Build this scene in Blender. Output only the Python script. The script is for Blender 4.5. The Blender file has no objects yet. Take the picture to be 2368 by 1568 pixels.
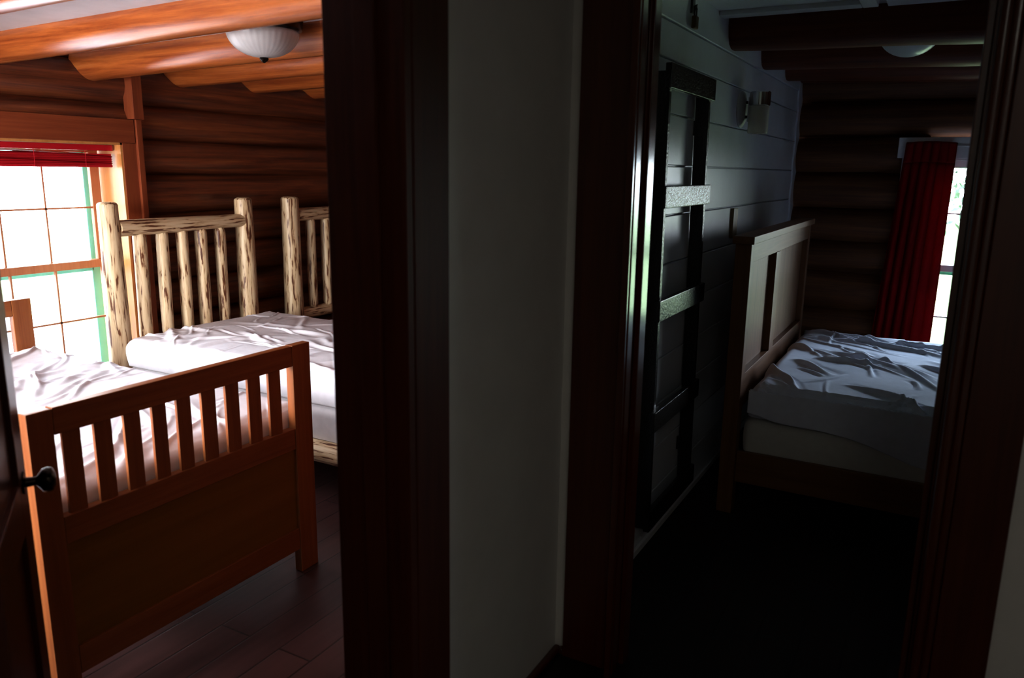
import bpy, bmesh, math, random
from mathutils import Vector, Matrix, noise
random.seed(7)
C = bpy.context.scene.collection
sc = bpy.context.scene
PI = math.pi

# ------------------------------------------------------------------ helpers
class MB:
    """collects shapes; verts in world metres"""
    def __init__(s): s.bm = bmesh.new()
    def box(s, x0, x1, y0, y1, z0, z1, bev=0.0, seg=2, rot=None, about=None):
        t = bmesh.new()
        bmesh.ops.create_cube(t, size=1.0)
        for v in t.verts:
            v.co = Vector(((x0+x1)/2+v.co.x*(x1-x0), (y0+y1)/2+v.co.y*(y1-y0), (z0+z1)/2+v.co.z*(z1-z0)))
        if bev > 0:
            bmesh.ops.bevel(t, geom=t.edges[:], offset=bev, segments=seg, affect='EDGES', profile=0.5)
        if rot is not None:
            bmesh.ops.rotate(t, verts=t.verts[:], cent=about or Vector((0, 0, 0)), matrix=rot)
        s.merge(t); return s
    def merge(s, t):
        m = bpy.data.meshes.new('tmp'); t.to_mesh(m); t.free()
        s.bm.from_mesh(m); bpy.data.meshes.remove(m)
    def rings(s, rings, caps=True, closed=True):
        bm = s.bm; prev = None; first = None
        for r in rings:
            cur = [bm.verts.new(p) for p in r]
            if prev:
                n = len(cur)
                for i in range(n if closed else n-1):
                    j = (i+1) % n
                    try: bm.faces.new((prev[i], prev[j], cur[j], cur[i]))
                    except ValueError: pass
            else: first = cur
            prev = cur
        if caps and closed:
            try:
                bm.faces.new(list(reversed(first))); bm.faces.new(prev)
            except ValueError: pass
        return s
    def log(s, p0, p1, r0, r1, seg=16, n=16, amp=0.0, freq=3.0, round_end=0.0, seed=0.0, flat=None):
        p0 = Vector(p0); p1 = Vector(p1); d = p1-p0; L = d.length; d.normalize()
        a = d.orthogonal().normalized() if abs(d.z) < .9 else Vector((1, 0, 0))
        b = d.cross(a).normalized(); a = b.cross(d)
        ts = [i/n for i in range(n+1)]
        if round_end > 0:
            k = round_end/L
            ts = [0, k*.12, k*.45, k] + [k+(1-2*k)*i/n for i in range(1, n)] + [1-k, 1-k*.45, 1-k*.12, 1]
        rs = []
        for t in ts:
            c = p0+d*(L*t); r = r0+(r1-r0)*t
            f = 1.0
            if round_end > 0:
                e = min(t, 1-t)*L
                if e < round_end: f = max(.62, math.sqrt(max(0, 1-(1-e/round_end)**2*.62)))
            ring = []
            for i in range(seg):
                an = 2*PI*i/seg
                dv = a*math.cos(an)+b*math.sin(an)
                q = Vector((t*L*freq+seed*13.1, math.cos(an)*.6+seed, math.sin(an)*.6))
                rr = r*f*(1+amp*noise.noise(q))
                ring.append(c+dv*rr)
            rs.append(ring)
        s.rings(rs); return s
    def tube(s, pts, r, seg=8):
        pts = [Vector(p) for p in pts]; rs = []
        for i, p in enumerate(pts):
            d = (pts[min(i+1, len(pts)-1)]-pts[max(i-1, 0)]).normalized()
            a = d.cross(Vector((0.31, .2, .93))).normalized(); b = d.cross(a)
            rs.append([p+(a*math.cos(2*PI*k/seg)+b*math.sin(2*PI*k/seg))*r for k in range(seg)])
        return s.rings(rs)
    def lathe(s, prof, c, axis=(0, 0, 1), seg=40, flute=0.0, nfl=24):
        c = Vector(c); ax = Vector(axis).normalized()
        a = ax.orthogonal().normalized(); b = ax.cross(a); rs = []
        for (r, h) in prof:
            ring = []
            for k in range(seg):
                an = 2*PI*k/seg
                rr = max(r, 1e-4)*(1+flute*math.cos(an*nfl))
                ring.append(c+ax*h+(a*math.cos(an)+b*math.sin(an))*rr)
            rs.append(ring)
        return s.rings(rs)
    def grid(s, f, nu, nv):
        bm = s.bm
        g = [[bm.verts.new(f(i/nu, j/nv)) for j in range(nv+1)] for i in range(nu+1)]
        for i in range(nu):
            for j in range(nv):
                bm.faces.new((g[i][j], g[i+1][j], g[i+1][j+1], g[i][j+1]))
        return s

def wpos(o):
    v = Vector((0, 0, 0))
    while o is not None:
        v += o.location; o = o.parent
    return v

def obj(name, mb, mat, parent=None, at=None, smooth=35, label=None):
    bm = mb.bm
    off = wpos(parent) if parent else Vector(at or (0, 0, 0))
    bmesh.ops.recalc_face_normals(bm, faces=bm.faces[:])
    for v in bm.verts: v.co -= off
    m = bpy.data.meshes.new(name); bm.to_mesh(m); bm.free()
    m.materials.append(mat)
    if smooth:
        for p in m.polygons: p.use_smooth = True
        m.set_sharp_from_angle(angle=math.radians(smooth))
    o = bpy.data.objects.new(name, m); C.objects.link(o)
    if smooth == 35:
        wn = o.modifiers.new('normals', 'WEIGHTED_NORMAL'); wn.keep_sharp = True; wn.weight = 80
    if parent: o.parent = parent
    else: o.location = off
    if label: o['label'] = label
    return o

def tag(o, label, cat, group=None, kind=None):
    o['label'] = label; o['category'] = cat
    if group: o['group'] = group
    if kind: o['kind'] = kind
    return o

def thing(name, label, cat, loc, group=None, kind=None):
    o = bpy.data.objects.new(name, None); C.objects.link(o)
    o.location = loc; o.empty_display_size = .1
    return tag(o, label, cat, group, kind)

def struct(name, mb, mat, label=None, cat=None, smooth=35):
    o = obj(name, mb, mat, smooth=smooth)
    o['kind'] = 'structure'
    if label: o['label'] = label
    if cat: o['category'] = cat
    return o

# ------------------------------------------------------------------ materials
def newmat(name):
    m = bpy.data.materials.new(name); m.use_nodes = True
    nt = m.node_tree; b = nt.nodes['Principled BSDF']
    return m, nt, b
def N(nt, typ, **kw):
    n = nt.nodes.new(typ)
    for k, v in kw.items():
        if k in n.inputs.keys(): n.inputs[k].default_value = v
        else: setattr(n, k, v)
    return n
def L(nt, a, b): nt.links.new(a, b)
def ramp(nt, stops):
    r = nt.nodes.new('ShaderNodeValToRGB'); e = r.color_ramp.elements
    while len(e) < len(stops): e.new(.5)
    for i, (p, c) in enumerate(stops):
        e[i].position = p; e[i].color = (*c, 1) if len(c) == 3 else c
    return r
def coords(nt, scale, rnd=True):
    tc = N(nt, 'ShaderNodeTexCoord'); mp = N(nt, 'ShaderNodeMapping'); mp.inputs['Scale'].default_value = scale
    L(nt, tc.outputs['Object'], mp.inputs['Vector'])
    if not rnd: return mp.outputs['Vector'], None
    oi = N(nt, 'ShaderNodeObjectInfo'); mu = N(nt, 'ShaderNodeMath', operation='MULTIPLY'); mu.inputs[1].default_value = 31.0
    L(nt, oi.outputs['Random'], mu.inputs[0])
    return mp.outputs['Vector'], mu.outputs[0]

AX = {'x': (1.0, 24, 24), 'y': (24, 1.0, 24), 'z': (24, 24, 1.0)}
def wood(name, stops, axis='x', scale=1.0, rough=.4, coat=0.0, bump=.15, knots=None, spec=.5):
    m, nt, b = newmat(name)
    v, w = coords(nt, tuple(c*scale for c in AX[axis]))
    n1 = N(nt, 'ShaderNodeTexNoise', noise_dimensions='4D', Scale=2.1, Detail=8, Roughness=.70, Distortion=.4)
    L(nt, v, n1.inputs['Vector']); L(nt, w, n1.inputs['W'])
    r = ramp(nt, stops); L(nt, n1.outputs['Fac'], r.inputs['Fac'])
    col = r.outputs['Color']
    if knots:
        tc2, w2 = coords(nt, knots[1])
        vo = N(nt, 'ShaderNodeTexVoronoi', voronoi_dimensions='4D', Scale=1.0)
        L(nt, tc2, vo.inputs['Vector']); L(nt, w2, vo.inputs['W'])
        kr = ramp(nt, [(0, (1, 1, 1)), (knots[2], (.6, .6, .6)), (knots[2]*1.8, (0, 0, 0))])
        L(nt, vo.outputs['Distance'], kr.inputs['Fac'])
        mx = N(nt, 'ShaderNodeMixRGB'); mx.inputs['Color2'].default_value = (*knots[0], 1)
        L(nt, kr.outputs['Color'], mx.inputs['Fac']); L(nt, col, mx.inputs['Color1']); col = mx.outputs['Color']
    L(nt, col, b.inputs['Base Color'])
    b.inputs['Roughness'].default_value = rough
    b.inputs['Specular IOR Level'].default_value = spec
    b.inputs['Coat Weight'].default_value = coat; b.inputs['Coat Roughness'].default_value = .22
    bp = N(nt, 'ShaderNodeBump', Strength=bump, Distance=.01)
    L(nt, n1.outputs['Fac'], bp.inputs['Height']); L(nt, bp.outputs['Normal'], b.inputs['Normal'])
    return m

def paint(name, col, rough=.5, spec=.5, var=.08, bump=.05, scale=6):
    m, nt, b = newmat(name)
    v, w = coords(nt, (scale,)*3, False)
    n = N(nt, 'ShaderNodeTexNoise', Scale=1.0, Detail=6, Roughness=.6); L(nt, v, n.inputs['Vector'])
    r = ramp(nt, [(.25, tuple(c*(1-var) for c in col)), (.75, tuple(min(1, c*(1+var)) for c in col))])
    L(nt, n.outputs['Fac'], r.inputs['Fac']); L(nt, r.outputs['Color'], b.inputs['Base Color'])
    b.inputs['Roughness'].default_value = rough; b.inputs['Specular IOR Level'].default_value = spec
    n2 = N(nt, 'ShaderNodeTexNoise', Scale=14.0, Detail=3); L(nt, v, n2.inputs['Vector'])
    bp = N(nt, 'ShaderNodeBump', Strength=bump, Distance=.004); L(nt, n2.outputs['Fac'], bp.inputs['Height']); L(nt, bp.outputs['Normal'], b.inputs['Normal'])
    return m

def cloth(name, col, rough=.85, bump=.12, transl=0.0):
    m, nt, b = newmat(name)
    v, w = coords(nt, (1, 1, 1), False)
    n = N(nt, 'ShaderNodeTexNoise', Scale=26.0, Detail=5); L(nt, v, n.inputs['Vector'])
    r = ramp(nt, [(.3, tuple(c*.93 for c in col)), (.7, col)])
    L(nt, n.outputs['Fac'], r.inputs['Fac']); L(nt, r.outputs['Color'], b.inputs['Base Color'])
    b.inputs['Roughness'].default_value = rough; b.inputs['Specular IOR Level'].default_value = .15
    bp = N(nt, 'ShaderNodeBump', Strength=bump, Distance=.006); L(nt, n.outputs['Fac'], bp.inputs['Height']); L(nt, bp.outputs['Normal'], b.inputs['Normal'])
    if transl > 0:
        t = N(nt, 'ShaderNodeBsdfTranslucent'); L(nt, r.outputs['Color'], t.inputs['Color'])
        mx = N(nt, 'ShaderNodeMixShader'); mx.inputs[0].default_value = transl
        L(nt, b.outputs[0], mx.inputs[1]); L(nt, t.outputs[0], mx.inputs[2])
        L(nt, mx.outputs[0], nt.nodes['Material Output'].inputs['Surface'])
    return m

def metal(name, col, rough=.2, met=1.0):
    m, nt, b = newmat(name)
    v, w = coords(nt, (20, 20, 20), False)
    n = N(nt, 'ShaderNodeTexNoise', Scale=2.0, Detail=4); L(nt, v, n.inputs['Vector'])
    r = ramp(nt, [(.3, (rough*.8,)*3), (.7, (rough*1.25,)*3)]); L(nt, n.outputs['Fac'], r.inputs['Fac'])
    L(nt, r.outputs['Color'], b.inputs['Roughness'])
    b.inputs['Base Color'].default_value = (*col, 1); b.inputs['Metallic'].default_value = met
    return m

def glass_pane(name):
    m, nt, b = newmat(name)
    t = N(nt, 'ShaderNodeBsdfTransparent'); t.inputs['Color'].default_value = (.97, .985, .98, 1)
    g = N(nt, 'ShaderNodeBsdfGlossy'); g.inputs['Roughness'].default_value = .02
    fr = N(nt, 'ShaderNodeFresnel'); fr.inputs['IOR'].default_value = 1.45
    mx = N(nt, 'ShaderNodeMixShader')
    L(nt, fr.outputs[0], mx.inputs[0]); L(nt, t.outputs[0], mx.inputs[1]); L(nt, g.outputs[0], mx.inputs[2])
    L(nt, mx.outputs[0], nt.nodes['Material Output'].inputs['Surface'])
    return m

def opal(name, col, sub=.35):
    m, nt, b = newmat(name)
    v, w = coords(nt, (1, 1, 1), False)
    n = N(nt, 'ShaderNodeTexNoise', Scale=18.0, Detail=4); L(nt, v, n.inputs['Vector'])
    r = ramp(nt, [(.3, tuple(c*.94 for c in col)), (.7, col)]); L(nt, n.outputs['Fac'], r.inputs['Fac'])
    L(nt, r.outputs['Color'], b.inputs['Base Color'])
    b.inputs['Roughness'].default_value = .28
    t = N(nt, 'ShaderNodeBsdfTranslucent'); L(nt, r.outputs['Color'], t.inputs['Color'])
    mx = N(nt, 'ShaderNodeMixShader'); mx.inputs[0].default_value = sub
    L(nt, b.outputs[0], mx.inputs[1]); L(nt, t.outputs[0], mx.inputs[2])
    L(nt, mx.outputs[0], nt.nodes['Material Output'].inputs['Surface'])
    return m

M = {}
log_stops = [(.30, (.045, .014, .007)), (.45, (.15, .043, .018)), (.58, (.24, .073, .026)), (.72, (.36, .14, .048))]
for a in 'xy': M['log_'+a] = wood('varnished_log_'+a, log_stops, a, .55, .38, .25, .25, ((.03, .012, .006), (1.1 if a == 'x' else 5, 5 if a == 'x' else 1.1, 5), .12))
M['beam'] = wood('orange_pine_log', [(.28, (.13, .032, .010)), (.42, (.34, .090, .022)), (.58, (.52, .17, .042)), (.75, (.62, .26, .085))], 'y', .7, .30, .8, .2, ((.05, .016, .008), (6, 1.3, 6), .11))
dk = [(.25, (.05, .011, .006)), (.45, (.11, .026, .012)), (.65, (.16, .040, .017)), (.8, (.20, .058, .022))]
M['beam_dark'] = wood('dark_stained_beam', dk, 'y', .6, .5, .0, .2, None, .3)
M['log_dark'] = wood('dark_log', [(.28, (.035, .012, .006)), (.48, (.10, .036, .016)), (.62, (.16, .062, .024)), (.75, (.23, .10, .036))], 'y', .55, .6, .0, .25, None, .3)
trim_stops = [(.25, (.045, .008, .004)), (.5, (.085, .016, .007)), (.75, (.12, .026, .010))]
for a in 'xyz': M['trim_'+a] = wood('dark_varnished_trim_'+a, trim_stops, a, .8, .30, .2, .06)
win_stops = [(.25, (.17, .040, .016)), (.5, (.27, .070, .026)), (.75, (.35, .105, .040))]
for a in 'xyz': M['trimgloss_'+a] = wood('dark_gloss_trim_'+a, trim_stops, a, .8, .16, .6, .05)
for a in 'xyz': M['trimdull_'+a] = wood('dark_dull_trim_'+a, trim_stops, a, .8, .55, .0, .1, None, .3)
for a in 'xyz': M['win_'+a] = wood('red_brown_casing_'+a, win_stops, a, .7, .4, .15, .08)
M['jamb_light'] = wood('honey_jamb', [(.25, (.50, .22, .07)), (.75, (.68, .36, .13))], 'z', .7, .4, .1, .05)
pine_stops = [(.25, (.18, .054, .016)), (.45, (.28, .090, .027)), (.62, (.35, .125, .038)), (.8, (.41, .165, .05))]
for a in 'xz': M['pine_'+a] = wood('orange_pine_'+a, pine_stops, a, .55, .42, .15, .06, ((.07, .022, .01), (3.0 if a == 'x' else 9, 9, 9 if a == 'x' else 3.0), .07))
M['pine_y'] = wood('orange_pine_y', pine_stops, 'y', .55, .42, .15, .06)
M['panel'] = wood('pine_panel', [(.25, (.20, .088, .012)), (.5, (.26, .118, .018)), (.78, (.31, .145, .028))], 'x', .35, .45, .1, .04)
def peeled(axis):
    m, nt, b = newmat('peeled_pine_'+axis)
    sx = {'x': (3.2, 34, 34), 'y': (34, 3.2, 34), 'z': (34, 34, 3.2)}[axis]
    v, w = coords(nt, sx)
    n = N(nt, 'ShaderNodeTexNoise', noise_dimensions='4D', Scale=2.1, Detail=3.5, Roughness=.55, Distortion=.5)
    L(nt, v, n.inputs['Vector']); L(nt, w, n.inputs['W'])
    r = ramp(nt, [(.30, (.10, .035, .018)), (.415, (.18, .07, .03)), (.445, (.58, .41, .24)), (.55, (.72, .56, .36)), (.8, (.80, .66, .45))])
    L(nt, n.outputs['Fac'], r.inputs['Fac']); L(nt, r.outputs['Color'], b.inputs['Base Color'])
    b.inputs['Roughness'].default_value = .42
    bp = N(nt, 'ShaderNodeBump', Strength=.2, Distance=.008); L(nt, n.outputs['Fac'], bp.inputs['Height']); L(nt, bp.outputs['Normal'], b.inputs['Normal'])
    return m
for a in 'xyz': M['peel_'+a] = peeled(a)
M['ceil'] = paint('white_ceiling', (.78, .76, .77), .6)
M['plaster'] = paint('white_wall_paint', (.72, .71, .68), .45, .4, .05)
M['plank'] = paint('white_plank_paint', (.68, .71, .77), .30, .5, .06, .12)
M['white'] = paint('white_gloss_paint', (.72, .74, .78), .3)
M['black'] = paint('black_gloss_paint', (.010, .009, .009), .24, .6, .2, .5, 9)
M['sheet'] = cloth('white_sheet', (.86, .83, .86))
M['sheet_b'] = cloth('white_sheet_cool', (.72, .76, .88))
M['ticking'] = cloth('ivory_ticking', (.66, .66, .62))
M['ticking_l'] = cloth('white_ticking', (.80, .77, .78))
M['red_cloth'] = cloth('red_curtain_cloth', (.30, .008, .012), .9, .08, .36)
M['red_head'] = cloth('red_heading_cloth', (.22, .008, .009), .9, .08, .05)
M['blind'] = paint('red_vinyl', (.50, .018, .030), .22, .6, .03, .0)
M['chrome'] = metal('chrome', (.75, .76, .78), .12)
M['nickel'] = metal('satin_nickel', (.50, .50, .51), .5, .2)
M['brass'] = metal('dull_brass', (.12, .075, .03), .45)
M['bronze'] = metal('dark_bronze', (.030, .022, .018), .22)
M['steel'] = metal('dark_steel', (.10, .10, .10), .4)
M['glass'] = glass_pane('window_glass')
M['opal'] = opal('white_fluted_glass', (.84, .82, .80))
M['opal_cool'] = opal('white_dome_glass', (.80, .84, .86))
M['frost'] = opal('frosted_shade_glass', (.80, .77, .70))
M['teal'] = paint('teal_paint', (.20, .62, .50), .5)
M['sash'] = wood('sash_wood', [(.25, (.42, .17, .08)), (.75, (.58, .28, .15))], 'z', .7, .4, .1, .05)
M['greenrail'] = paint('green_paint', (.05, .16, .10), .4)
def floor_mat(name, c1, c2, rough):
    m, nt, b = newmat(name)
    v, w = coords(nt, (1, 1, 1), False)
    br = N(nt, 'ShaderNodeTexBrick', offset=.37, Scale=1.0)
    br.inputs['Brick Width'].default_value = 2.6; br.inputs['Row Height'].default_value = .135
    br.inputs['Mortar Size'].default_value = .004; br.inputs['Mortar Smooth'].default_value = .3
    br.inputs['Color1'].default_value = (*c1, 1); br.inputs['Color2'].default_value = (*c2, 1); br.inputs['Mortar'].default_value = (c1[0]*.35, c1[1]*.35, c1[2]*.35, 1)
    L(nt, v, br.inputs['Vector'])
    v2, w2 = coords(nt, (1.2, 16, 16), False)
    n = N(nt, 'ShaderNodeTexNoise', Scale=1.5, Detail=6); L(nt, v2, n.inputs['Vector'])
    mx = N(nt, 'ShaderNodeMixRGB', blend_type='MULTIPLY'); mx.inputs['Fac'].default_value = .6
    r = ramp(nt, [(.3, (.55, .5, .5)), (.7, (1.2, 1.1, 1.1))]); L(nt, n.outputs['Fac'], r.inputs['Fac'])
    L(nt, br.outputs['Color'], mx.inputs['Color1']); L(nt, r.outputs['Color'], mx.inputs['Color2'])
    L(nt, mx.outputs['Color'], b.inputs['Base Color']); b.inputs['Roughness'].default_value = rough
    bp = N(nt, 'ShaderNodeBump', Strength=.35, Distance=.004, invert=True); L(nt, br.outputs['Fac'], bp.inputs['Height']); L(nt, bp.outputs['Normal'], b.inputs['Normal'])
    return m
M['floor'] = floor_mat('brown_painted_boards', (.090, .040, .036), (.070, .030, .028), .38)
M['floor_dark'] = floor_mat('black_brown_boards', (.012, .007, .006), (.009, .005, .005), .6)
M['grass'] = paint('grass', (.24, .29, .15), .9, .2, .4, .3, 3)
M['bark'] = wood('bark', [(.3, (.035, .03, .03)), (.7, (.06, .05, .05))], 'z', 1.0, .9)
M['leaf'] = paint('leaf_green', (.07, .11, .07), .6, .3, .5)

# ------------------------------------------------------------------ the shell
HX0, HX1, HY0, HY1 = -1.5, 2.095, -1.3, .972        # hall
LX0, LX1, LY0, LY1 = -.15, 5.6, 1.152, 4.15          # log bedroom (left)
RX0, RX1, RY0, RY1 = 2.19, 5.8, -2.3, .972         # plank bedroom (right)

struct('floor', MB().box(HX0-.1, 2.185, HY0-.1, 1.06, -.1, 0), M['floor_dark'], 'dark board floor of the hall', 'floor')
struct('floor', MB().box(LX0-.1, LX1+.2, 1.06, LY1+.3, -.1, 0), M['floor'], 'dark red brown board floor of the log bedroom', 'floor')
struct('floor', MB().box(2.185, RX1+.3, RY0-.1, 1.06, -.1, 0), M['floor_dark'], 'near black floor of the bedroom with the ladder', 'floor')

# partition with the left doorway (x .54-1.304)
DLX0, DLX1, DZ = .43, 1.304, 2.03
w = MB()
w.box(HX0-.1, DLX0, .972, 1.152, 0, 2.5); w.box(DLX1, HX1, .972, 1.152, 0, 2.5); w.box(DLX0, DLX1, .972, 1.152, DZ, 2.5)
struct('wall_left', w, M['plaster'], 'white wall between the two doorways', 'wall', smooth=0)
# partition with the right doorway (y -.025-.735)
DRY0, DRY1 = -.058, .775
w = MB()
w.box(2.095, 2.19, DRY1, .972, 0, 2.5); w.box(2.095, 2.19, RY0, DRY0, 0, 2.5); w.box(2.095, 2.19, DRY0, DRY1, DZ, 2.5)
struct('wall_right', w, M['plaster'], 'white wall around the doorway of the dark bedroom', 'wall', smooth=0)
struct('wall_back', MB().box(HX0-.1, HX0, HY0, .972, 0, 2.5), M['plaster'])
struct('wall_front', MB().box(HX0, 2.095, HY0-.1, HY0, 0, 2.5), M['plaster'])
struct('ceiling', MB().box(HX0-.1, 2.19, HY0-.1, 1.152, 2.4, 2.5), M['ceil'], 'white hall ceiling', 'ceiling')

# dark trim of the two doorways
t = MB()
t.box(1.304, 1.434, .948, .972, 0, 2.16, .004)                                     # casing face
t.box(DLX0-.13, DLX0, .948, .972, 0, 2.16, .004); t.box(DLX0, DLX1, .948, .972, DZ, 2.16, .004)
o1 = struct('trim_1', t, M['trimdull_z'], 'dark varnished casing around the doorway of the log bedroom', 'door casing')
t = MB()
t.box(1.280, 1.304, .950, 1.156, 0, DZ, .003); t.box(DLX0, DLX0+.024, .950, 1.156, 0, DZ, .003); t.box(DLX0+.024, 1.280, .950, 1.156, DZ-.024, DZ, .003)
t.box(1.268, 1.280, 1.012, 1.068, 0, DZ-.024, .004); t.box(DLX0+.024, DLX0+.036, 1.012, 1.068, 0, DZ-.024, .004)
obj('jamb', t, M['trimdull_z'], o1)
t = MB()
t.box(2.071, 2.095, .765, .935, 0, 2.16, .004); t.box(2.071, 2.095, -.215, -.095, 0, 2.16, .004); t.box(2.071, 2.095, -.095, .765, DZ+.02, 2.16, .004)
o2 = struct('trim_2', t, M['trim_z'], 'dark varnished casing around the doorway of the dark bedroom', 'door casing')
t = MB()
t.box(2.095, 2.19, .762, .775, 0, DZ, .002)
t.box(2.125, 2.178, .745, .762, 0, DZ, .003)
t.box(2.058, 2.095, .755, .775, 0, DZ+.02, .002); t.box(2.036, 2.047, .755, .775, 0, DZ+.02, .002); t.box(2.046, 2.059, .763, .775, 0, DZ+.02)
t.box(2.072, 2.10, -.095, -.074, 0, DZ+.02, .008, 4)
t.log((2.078, -.062, 0), (2.078, -.062, 2.04), .013, .013, 16, 1)
t.box(2.095, 2.19, -.058, -.044, 0, DZ, .002); t.box(2.125, 2.178, -.044, -.027, 0, DZ, .003)
t.box(2.095, 2.19, DRY0, DRY1, DZ, DZ+.02)
obj('jamb', t, M['trimgloss_z'], o2)
# shoe moulding of the hall
struct('baseboard_left', MB().box(1.434, 2.095, .950, .972, 0, .022, .008, 3), M['trim_x'], 'dark shoe moulding along the white wall', 'baseboard')
struct('baseboard_right', MB().box(2.073, 2.095, .935, .952, 0, .022, .006, 3), M['trim_y'])
struct('baseboard_right', MB().box(2.073, 2.095, HY0, -.215, 0, .022, .006, 3), M['trim_y'])

# the panelled door of the left doorway, standing open into the log bedroom
th = math.radians(55.0)
hinge = Vector((.465, 1.19, 0)); rm = Matrix.Rotation(th, 3, 'Z'); W = .82
def dbox(mb, a0, a1, n0, n1, z0, z1, bev=.0):
    return mb.box(hinge.x+a0, hinge.x+a1, hinge.y+n0, hinge.y+n1, z0, z1, bev, 2, rm, hinge)
door = thing('door_1', 'dark panelled door standing open into the log bedroom', 'door', tuple(hinge), kind='structure')
d = MB()
for a0, a1 in ((0, .11), (W-.11, W)): dbox(d, a0, a1, -.036, 0, .012, 2.0, .003)
for z0, z1 in ((.012, .22), (.72, .84), (1.3, 1.4), (1.88, 2.0)): dbox(d, .11, W-.11, -.036, 0, z0, z1, .003)
obj('leaf_frame', d, M['trim_z'], door)
d = MB()
for z0, z1 in ((.22, .72), (.84, 1.3), (1.4, 1.88)): dbox(d, .105, W-.105, -.024, -.012, z0-.005, z1+.005)
obj('panel', d, M['trim_z'], door)
nrm = rm @ Vector((0, -1, 0)); kp = hinge+rm @ Vector((W-.06, -.036, 0))+Vector((0, 0, .828))
k = MB(); k.lathe([(.0, 0), (.026, 0), (.026, .004), (.012, .006), (.010, .026), (.014, .030), (.027, .040), (.030, .050), (.027, .060), (.015, .066), (.0, .067)], kp, nrm, 28)
obj('door_handle', k, M['bronze'], door, label='dark round knob')
d = MB(); dbox(d, W-.002, W+.001, -.030, -.006, .75, .91); obj('latch_plate', d, M['bronze'], door)

# unseen board linings, added to cut light bounced off the white partitions
lin = MB()
for i in range(16):
    for x0, x1 in ((LX0, DLX0), (DLX1, LX1)): lin.box(x0, x1, 1.152, 1.170, i*.15+.002, i*.15+.148, .003, 1)
lin.box(DLX0, DLX1, 1.152, 1.170, DZ, 2.4)
struct('added_lining_near', lin, M['win_x'], 'unseen board lining added to tune the light bounced onto the footboard', 'board wall', smooth=20)
lin = MB()
for i in range(16):
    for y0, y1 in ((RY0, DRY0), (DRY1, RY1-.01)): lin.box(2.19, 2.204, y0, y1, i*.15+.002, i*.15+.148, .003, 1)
struct('added_lining_inner', lin, M['log_dark'], smooth=20)
# ---- log walls
def log_wall(mb, axis, seams, face, a0, a1, hole, seed=0, outward=1):
    """stack of round logs; axis x: logs run along x, inner face at y=face"""
    for i in range(len(seams)-1):
        z0, z1 = seams[i], seams[i+1]; r = (z1-z0)/2*1.10; zc = (z0+z1)/2
        spans = [(a0, a1)]
        for (h0, h1, hz0, hz1) in hole:
            if z1 > hz0+.005 and z0 < hz1-.005:
                ns = []
                for s0, s1 in spans:
                    if h0 > s0 and h0 < s1: ns.append((s0, h0))
                    if h1 > s0 and h1 < s1: ns.append((h1, s1))
                    if h1 <= s0 or h0 >= s1: ns.append((s0, s1))
                spans = ns
        for s0, s1 in spans:
            dz = .012*math.sin(seed*3+i*2.1)
            c = face+outward*(r-.012*(i % 2))
            if axis == 'x': p0, p1 = (s0, c, zc-dz), (s1, c, zc+dz)
            else: p0, p1 = (c, s0, zc-dz), (c, s1, zc+dz)
            mb.log(p0, p1, r*(1+.04*math.sin(i*1.7)), r*(1-.04*math.sin(i*1.7)), 20, max(8, int((s1-s0)*9)), .07, 1.6, 0, seed+i)
WX0, WX1, WZ0, WZ1 = 1.70, 2.90, .25, 1.665        # window in the far log wall
seamsL = [0, .19, .40, .62, .84, 1.05, 1.25, 1.49, 1.68, 1.885, 2.10, 2.33]
w = MB(); log_wall(w, 'x', seamsL, 4.15, LX0-.1, LX1+.2, [(WX0, WX1, .19, WZ1)], 1)
struct('wall_far', w, M['log_x'], 'varnished brown log wall behind the beds', 'log wall', smooth=60)
w = MB()
for b in ((LX0-.1, WX0, 0, 2.4), (WX1, LX1+.2, 0, 2.4), (WX0, WX1, 0, WZ0), (WX0, WX1, WZ1, 2.4)): w.box(b[0], b[1], 4.24, 4.30, b[2], b[3])
struct('light_leak_block', w, M['log_x'], smooth=0)  # unseen backing inside the log stack, added to stop light leaks
# side wall of the log bedroom with its own window (out of the picture)
SW = (1.9, 3.75, .60, 1.92)
w = MB()
for y0, y1, z0, z1 in ((LY0, SW[0], 0, 2.4), (SW[1], LY1+.3, 0, 2.4), (SW[0], SW[1], 0, SW[2]), (SW[0], SW[1], SW[3], 2.4)): w.box(LX0-.15, LX0, y0, y1, z0, z1)
struct('wall_side', w, M['log_y'], smooth=0)
struct('wall_end', MB().box(LX1, LX1+.1, LY0, LY1+.3, 0, 2.4), M['log_y'], smooth=0)
# sloping white ceiling of the log bedroom
def slope_z(y): return 2.118+.022*(4.15-y)
cm = MB()
cm.rings([[(x, 1.10, slope_z(1.10)), (x, 4.4, slope_z(4.4)), (x, 4.4, slope_z(4.4)+.25), (x, 1.10, slope_z(1.1)+.2)] for x in (LX0-.15, LX1+.2)])
struct('ceiling', cm, M['ceil'], 'white ceiling above the orange log beams', 'ceiling', smooth=0)
beamsL = [(1.67, 'first from the top left corner, above the open footboard bed'), (2.23, 'long nearest one crossing above the window, in front of the glass bowl light'),
          (2.775, 'just behind the glass bowl light'), (3.34, 'third back, over the batten and log headboard'), (3.93, 'small fourth end over the log headboards'), (4.50, 'farthest stub beside the dark jamb')]
beam_labels = ['orange log ceiling beam cut off at the top left corner', 'long orange log ceiling beam passing in front of the glass bowl light',
               'orange log ceiling beam right behind the glass bowl light', 'orange log ceiling beam next behind the one backing the bowl light',
               'short visible orange log beam end above the log headboards', 'farthest orange log beam stub beside the dark door jamb']
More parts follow.
